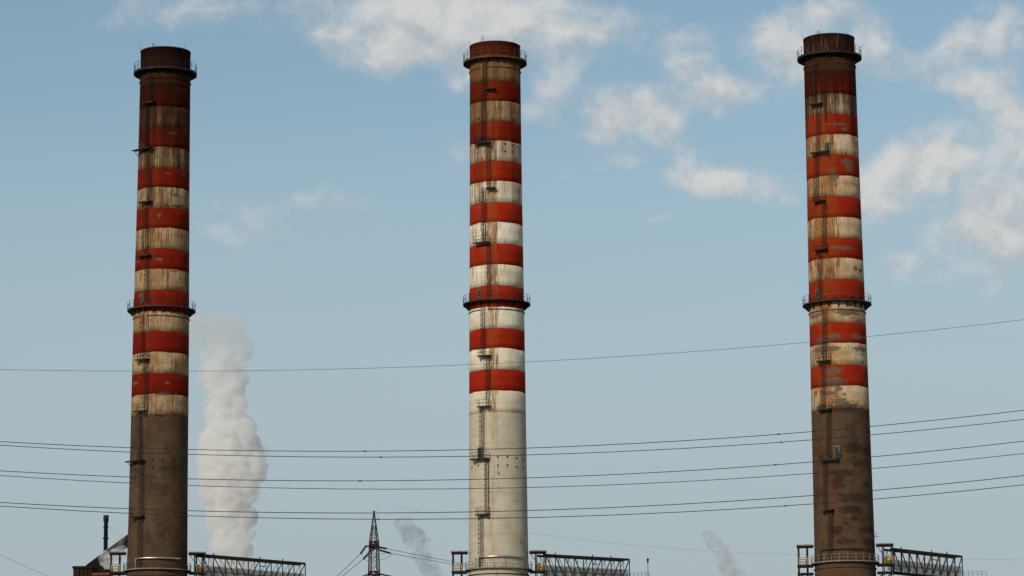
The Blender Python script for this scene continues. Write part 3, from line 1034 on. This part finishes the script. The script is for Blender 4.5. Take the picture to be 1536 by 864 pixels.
# sloping head-house beside it
gx0, gx1, gx2 = at_y(130, 848, YB).x - cxm, at_y(150, 834, YB).x - cxm, at_y(161, 842, YB).x - cxm
mbh = MB()
pr = [(x1_ - cxm + .01, 0), (gx2, 0), (gx2, at_y(161, 843, YB).z), (gx1, at_y(150, 834.5, YB).z), (x1_ - cxm + .01, at_y(138.5, 843.5, YB).z)]
vs = [(x, y, z) for y in (-4.2, 4.2) for (x, z) in pr]
mbh.add(vs, [(0, 1, 2, 3, 4), (9, 8, 7, 6, 5)] + [(i, i + 5, (i + 1) % 5 + 5, (i + 1) % 5) for i in range(5)])
mbh.build('head_house', DARKW, cb)
# conveyor rising to the right behind the left stack
pA, pB = at_y(131, 850, YB + 11), at_y(200, 799, YB + 11)
cv = empty('inclined_conveyor', (pA.x, pA.y, pA.z))
tag(cv, 'dark inclined conveyor gallery climbing behind the leftmost smokestack', 'conveyor')
d = pB - pA
MB().bar(Vector((0, 0, -.9)), d + Vector((0, 0, -.9)), 3.0, 1.7).build('gallery_housing', DARKW, cv)
MB().bar(Vector((0, 0, .1)), d + Vector((0, 0, .1)), 3.4, .18).build('roof', BLACK, cv)
for k in (.45, .9):
    MB().bar(d * k - Vector((0, 0, 1.8)), Vector((d.x * k, 0, -pA.z)), .5).build('trestle_leg', BLACK, cv)
# orange-brown service pipe across the foot
pa, pb = at_y(137, 862, YB - 7), at_y(167, 860.5, YB - 7)
mbp = MB().tube([pa, pb + Vector((4, 0, 0))], .32, 8)
sp_ = mbp.build('service_pipe', worn('orange_pipe', (.13, .05, .03), (.09, .04, .025), .6, .8))
tag(sp_, 'orange brown horizontal pipe in front of the dark plant building', 'pipe')
# black stack
ps = at_y(158, 848, YB - 1)
bs = empty('black_stack', (ps.x, ps.y, zr - 16))
tag(bs, 'slim black metal stack rising over the dark plant building', 'stack')
zt_ = at_y(158, 773, YB - 1).z - (zr - 16)
rs = 3.1 * s_
MB().lathe([(rs, 0), (rs, zt_ - 1.3), (rs + .13, zt_ - 1.25), (rs + .13, zt_), (rs - .15, zt_), (rs - .2, zt_ - 3)], 20).build('flue', BLACK, bs)
zk = at_y(158, 807.5, YB - 1).z - (zr - 16)
ring_tube(MB(), rs + .12, zk, .13, 20).build('collar', BLACK, bs)
ring_tube(MB(), rs + .05, zt_ - 2.4, .09, 20).build('collar', BLACK, bs)

# ------------------------------------------------------------------ lattice pylon
YP = 420.0
ptop = at_y(561, 767, YP)
py = empty('lattice_pylon', (ptop.x, YP, 0))
tag(py, 'slim lattice power pylon with a pointed top between the left and middle smokestacks', 'pylon')


def pz(y):
    return at_y(561, y, YP).z


def pw(y):
    return y / (4800 / 428.0)


levels = [(ptop.z, pw(.3)), (pz(811), pw(5.9)), (pz(864), pw(7.4)), (36, pw(11)), (18, 2.0), (0, 3.4)]


def pwz(z):
    for (za, wa), (zb, wb) in zip(levels, levels[1:]):
        if zb <= z <= za:
            return wa + (wb - wa) * (za - z) / (za - zb)
    return levels[-1][1]


rot = radians(20)


def pc(z, i, w=None):
    w = pwz(z) if w is None else w
    a = rot + pi / 4 + i * pi / 2
    return Vector((cos(a) * w * 1.28, sin(a) * w * 1.28, z))


for i in range(4):
    for (za, wa), (zb, wb) in zip(levels, levels[1:]):
        pass
    mb = MB()
    for (za, wa), (zb, wb) in zip(levels, levels[1:]):
        mb.bar(pc(za, i, wa), pc(zb, i, wb), .085 if za == ptop.z else .11 if zb > 30 else .16)
    mb.build('leg', PYLRED if False else STEEL, py)
zz = pz(789)
brace = MB()
hz_list = []
while zz > 1:
    st = max(.8, pwz(zz) * 2.0)
    z2 = max(0, zz - st)
    for i in range(4):
        j = (i + 1) % 4
        brace.bar(pc(zz, i), pc(z2, j), .045).bar(pc(zz, j), pc(z2, i), .045).bar(pc(zz, i), pc(zz, j), .04)
    zz = z2
brace.build('bracing', STEEL, py)
arms = []
for (ya, reach) in ((821, 6.5), (866, 6.5)):
    za = pz(ya)
    mb = MB()
    # short crossarm seen almost end on
    for dz in (0, .75):
        for i in range(4):
            mb.bar(pc(za + dz, i), pc(za + dz, (i + 1) % 4), .10)
    ax = Vector((cos(radians(100)), sin(radians(100)), 0))
    for sg in (-1, 1):
        tip = ax * (3.6 * sg) + Vector((0, 0, za + .1))
        for i in range(4):
            mb.bar(pc(za + (0 if i % 2 else .75), i), tip, .07)
        for k in (.3, .6, .85):
            for i in range(4):
                mb.bar(pc(za, i).lerp(tip, k), pc(za, (i + 1) % 4).lerp(tip, k), .05)
    mb.build('crossarm', PYLRED, py)
    mb = MB()
    for i in range(4):
        mb.bar(pc(za - .1, i), pc(za + .85, (i + 1) % 4), .16)
    mb.build('gusset_frame', PYLRED, py)
MB().box((0, 0, ptop.z + .02), (.42, .08, .08)).build('tip_plate', STEEL, py)


def catenary(pts, samples=None):
    return pts


def strand(name, pts, r, mat, label, cat='power line', group=None):
    o = MB().tube(pts, r, 5).build(name, mat)
    return tag(o, label, cat, group)


def string_insul(name, p, q, label):
    """ribbed insulator string from p to q"""
    body = Vector((ptop.x, YP, p.z + .15))
    MB().bar(body - py.location, p - py.location, .11).bar(body + Vector((0, 0, .5)) - py.location, p - py.location, .07).build('crossarm_tip', PYLRED, py)
    n = 9
    pts, rs = [], []
    for i in range(n):
        a = p.lerp(q, i / n)
        b = p.lerp(q, (i + .55) / n)
        pts += [a, b]
        rs += [.14, .14]
        pts += [p.lerp(q, (i + .6) / n), p.lerp(q, (i + .95) / n)]
        rs += [.06, .06]
    o = MB().tube(pts, rs, 8).build(name, INSUL)
    tag(o, label, 'insulator', 'insulator strings on the lattice pylon')


YF, YK = YP - 4.0, YP + 4.0
for (Y, pp, word) in ((YF, [(549, 819), (541, 830.5), (505, 865), (470, 900)], 'upper left'), (YK, [(553, 830), (545, 838.5), (511, 866), (478, 892)], 'lower left')):
    dy = -14 if Y == YF else -14
    P = [at_y(a, b, Y + k * dy) for k, (a, b) in enumerate(pp)]
    string_insul('insulator_string', P[0], P[1], 'dark insulator string at the %s of the pylon' % word)
    strand('pylon_conductor', [P[1], P[2], P[3]], .035, WIRE, 'thin wire dropping steeply to the %s side of the pylon' % word.split()[1] if word.startswith('upper') else 'lower thin wire dropping steeply on the left side of the pylon')
for (Y, pp, word) in ((YF, [(568, 820.5), (580, 823), (623, 832), (660, 839), (700, 846)], 'upper'), (YK, [(571, 825.5), (586, 830), (625, 837), (660, 843), (700, 849)], 'lower')):
    P = [at_y(a, b, Y + k * 32) for k, (a, b) in enumerate(pp)]
    P[1] = at_y(pp[1][0], pp[1][1], Y + 6)
    string_insul('insulator_string', P[0], P[1], 'dark insulator string at the %s right of the pylon' % word)
    strand('pylon_conductor', P[1:], .035, WIRE, '%s thin wire running right from the pylon toward the middle smokestack' % word)
for (Y, pp, lab) in ((YF - 10, [(541, 831), (548, 835), (558, 836), (568, 834), (578, 829)], 'upper slack jumper wire looping under the pylon crossarm'), (YF - 12, [(545, 839), (553, 841), (565, 841), (578, 838), (586, 833), (590, 831)], 'lower slack jumper wire looping under the pylon crossarm')):
    strand('jumper_wire', [at_y(a, b, Y) for a, b in pp], .02, WIRE, lab)
for (pp, word) in (([(556, 860), (549, 862), (541, 866)], 'left'), ([(570, 861), (580, 863), (592, 866)], 'right')):
    P = [at_y(a, b, YF) for a, b in pp]
    string_insul('insulator_string', P[0], P[2], 'dark insulator string on the lower crossarm at the %s edge of the pylon' % word)

# ------------------------------------------------------------------ overhead wires across the view
WIRES = [
    ('thin pale wire, highest of the wires across the view', 150, .0105, WIREF, [(0, 554), (195, 557), (300, 556.5), (400, 556), (700, 547.5), (778, 544), (1136, 519), (1213, 512.8), (1536, 480)]),
    ('dark power line, upper wire of the top pair', 120, .0140, WIRE, [(0, 662), (195, 671.5), (400, 677), (547, 677.3), (704, 674.5), (780, 672.5), (1160, 651), (1306, 639.5), (1536, 616)]),
    ('dark power line, lower wire of the top pair', 124, .0140, WIRE, [(0, 667.5), (195, 678), (400, 685.5), (570, 686), (704, 684), (780, 682.5), (1160, 664), (1306, 652), (1536, 629.5)]),
    ('dark power line, upper wire of the middle pair', 121, .0140, WIRE, [(0, 705.7), (195, 716), (400, 721), (540, 721.7), (704, 719), (780, 717), (1160, 697), (1306, 685.5), (1536, 662)]),
    ('dark power line, lower wire of the middle pair', 125, .0130, WIRE, [(0, 713), (195, 724.6), (400, 732), (580, 734), (704, 733), (780, 731.5), (1160, 713.7), (1306, 703), (1536, 680.5)]),
    ('dark power line, upper wire of the bottom pair', 122, .0150, WIRE, [(0, 753.4), (195, 763), (400, 769), (550, 770.2), (704, 768), (780, 766), (1160, 747), (1306, 735.5), (1536, 714)]),
    ('dark power line, lower wire of the bottom pair', 126, .0150, WIRE, [(0, 759), (195, 770), (400, 777.5), (580, 779), (704, 777.7), (780, 776.5), (1160, 760), (1306, 749.5), (1536, 727)]),
]


def polyfit2(pts):
    import numpy as np
    xs = np.array([(p[0] - 768) / 768 for p in pts])
    ys = np.array([p[1] for p in pts])
    return np.polyfit(xs, ys, 2)


for k, (lab, Y, r, mat, pts) in enumerate(WIRES):
    a2, a1, a0 = polyfit2(pts)
    P = []
    for i in range(-16, 41):
        px = i * 64.0
        t = (px - 768) / 768
        P.append(at_y(px, a2 * t * t + a1 * t + a0, Y))
    o = strand('power_line', P, r, mat, lab, 'power line', 'wires strung across the view')
    if k:
        for px in ((547, 1168) if k in (1,) else (571, 1172) if k == 2 else (540, 1163) if k == 3 else (567, 1178) if k == 6 else ()):
            t = (px - 768) / 768
            c_ = at_y(px, a2 * t * t + a1 * t + a0, Y)
            MB().tube([c_ - Vector((.07, 0, 0)), c_ - Vector((.05, 0, 0)), c_ + Vector((.05, 0, 0)), c_ + Vector((.07, 0, 0))], [.016, .027, .027, .016], 6).build('spacer_clamp', STEEL, o)
strand('distant_wire', [at_y(-200, 740, 380), at_y(0, 832, 400), at_y(70, 864, 405), at_y(160, 905, 410)], .02, WIREF, 'faint distant wire slanting down at the bottom left corner', 'power line')
strand('distant_wire', [at_y(590, 760, 760), at_y(794, 799, 760), at_y(900, 813, 760), at_y(1000, 822, 760), at_y(1110, 829, 760), at_y(1205, 832, 760), at_y(1400, 838, 760), at_y(1700, 842, 760)], .018, WIREF, 'faint distant wire sagging between the middle and right smokestacks', 'power line')


# ------------------------------------------------------------------ steam and smoke plumes
def vol_mat(name, colour, dens, scale, lo, hi, fade=None):
    m, q = new_mat(name)
    P = q.n('ShaderNodeTexCoord').outputs['Object']
    a = q.noise(P, scale, 5, .6, .3)
    d = q.m('MULTIPLY', q.mr(a, lo, hi), dens)
    if fade:
        z = q.xyz(P)[2]
        d = q.m('MULTIPLY', d, q.mr(z, fade[0], fade[1], 1.0, fade[2]))
    pv = q.n('ShaderNodeVolumePrincipled')
    q.put(pv.inputs['Color'], colour)
    pv.inputs['Density Attribute'].default_value = ''
    q.put(pv.inputs['Density'], d)
    pv.inputs['Anisotropy'].default_value = .1
    o = q.n('ShaderNodeOutputMaterial')
    q.put(o.inputs['Volume'], pv.outputs[0])
    return m


def plume(name, Y, track, mat, label, seed, per=4, voxel=.45, puff=.62, lump=.5):
    """track: (px, py, half width px). Puffs along it are fused into one billowing body."""
    rnd = random.Random(seed)
    s = Y * 1.015 / 4800
    base = at_y(track[0][0], track[0][1], Y)
    bm = bmesh.new()
    for (a, b) in zip(track, track[1:]):
        steps = max(1, int(math.hypot(b[0] - a[0], b[1] - a[1]) / max(3.0, min(a[2], b[2]) * .55)))
        for k in range(steps):
            t = k / steps
            px, pyy, hw = (a[i] + (b[i] - a[i]) * t for i in range(3))
            c0_ = at_y(px, pyy, Y) - base
            w = hw * s
            for j in range(per):
                rr = w * rnd.uniform(.24, puff)
                an = rnd.uniform(0, 2 * pi)
                dd = (w - rr) * sqrt(rnd.random()) * 1.0
                c = c0_ + Vector((cos(an) * dd, sin(an) * dd, rnd.uniform(-.5, .5) * w * .6))
                bmesh.ops.create_icosphere(bm, subdivisions=2, radius=rr, matrix=Matrix.Translation(c))
    me = bpy.data.meshes.new(name)
    bm.to_mesh(me)
    bm.free()
    o = link(name, me)
    o.location = base
    md = o.modifiers.new('fuse', 'REMESH')
    md.mode = 'VOXEL'
    md.voxel_size = voxel
    dg = bpy.context.evaluated_depsgraph_get()
    ev = o.evaluated_get(dg)
    m2 = bpy.data.meshes.new_from_object(ev)
    o.modifiers.clear()
    o.data = m2
    # cauliflower relief
    nv = len(m2.vertices)
    nr = [v.normal.copy() for v in m2.vertices]
    for i, v in enumerate(m2.vertices):
        p = v.co
        h = 0.0
        amp, fr = 1.0, .35 / lump
        for _ in range(5):
            h += amp * (1 - 2 * abs(mnoise.noise(p * fr + Vector((seed * 3.1, 0, 0)))))
            amp *= .58
            fr *= 2.1
        v.co = p + nr[i] * (h * .42 * lump)
    m2.materials.clear()
    m2.materials.append(mat)
    for p in m2.polygons:
        p.use_smooth = True
    tag(o, label, 'smoke', kind='stuff')
    return o


VW = vol_mat('steam_white', (.987, .983, .977), .85, .50, .34, .66, (36.0, 62.0, .18))
VG = vol_mat('smoke_grey', (.82, .80, .795), .42, .45, .38, .70)
VT = vol_mat('smoke_thin', (.80, .785, .785), .26, .40, .38, .72)
VS = vol_mat('steam_small', (.96, .96, .96), 1.3, .5, .34, .66)
plume('steam_plume', 640, [(352, 905, 38), (349, 864, 36), (347, 810, 35), (347, 770, 42), (346, 735, 50), (348, 705, 57), (350, 682, 57), (346, 650, 46), (339, 610, 38), (338, 575, 41), (338, 545, 40), (342, 520, 38), (332, 500, 42), (314, 487, 40), (295, 498, 30), (280, 512, 24)], VW, 'tall white steam plume rising right of the leftmost smokestack', 3, per=17, voxel=.28, puff=.48, lump=.8)
plume('steam_plume', 640, [(380, 708, 16), (393, 686, 18), (403, 676, 10)], VG, 'grey curl on the right flank of the white plume', 15, per=4, voxel=.32, lump=.7)
plume('smoke_plume', 700, [(662, 900, 22), (650, 864, 18), (635, 838, 19), (629, 812, 17), (614, 793, 19), (600, 778, 14)], VG, 'grey smoke trail leaning left beside the lattice pylon', 6, per=5, voxel=.32, lump=.7)
plume('smoke_plume', 700, [(1112, 890, 24), (1098, 860, 20), (1085, 835, 16), (1076, 818, 13), (1058, 801, 17)], VG, 'faint grey smoke wisp left of the rightmost smokestack', 7, per=5, voxel=.32, lump=.7)
plume('smoke_plume', 700, [(568, 775, 6), (563, 760, 6), (567, 750, 5)], VT, 'tiny faint smoke puff at the tip of the pylon', 8, per=4, voxel=.3, lump=.4)
plume('steam_plume', YB - 9, [(164, 848, 9), (154, 838, 8), (166, 832, 12), (182, 829, 12), (200, 828, 11)], VS, 'low white steam cloud at the foot of the black stack', 9, per=5, voxel=.3, lump=.6)
plume('smoke_plume', YB - 9, [(176, 822, 12), (180, 808, 13), (172, 798, 10), (174, 789, 7)], VT, 'thin grey vapour right of the black stack', 10, per=4, voxel=.32, lump=.6)
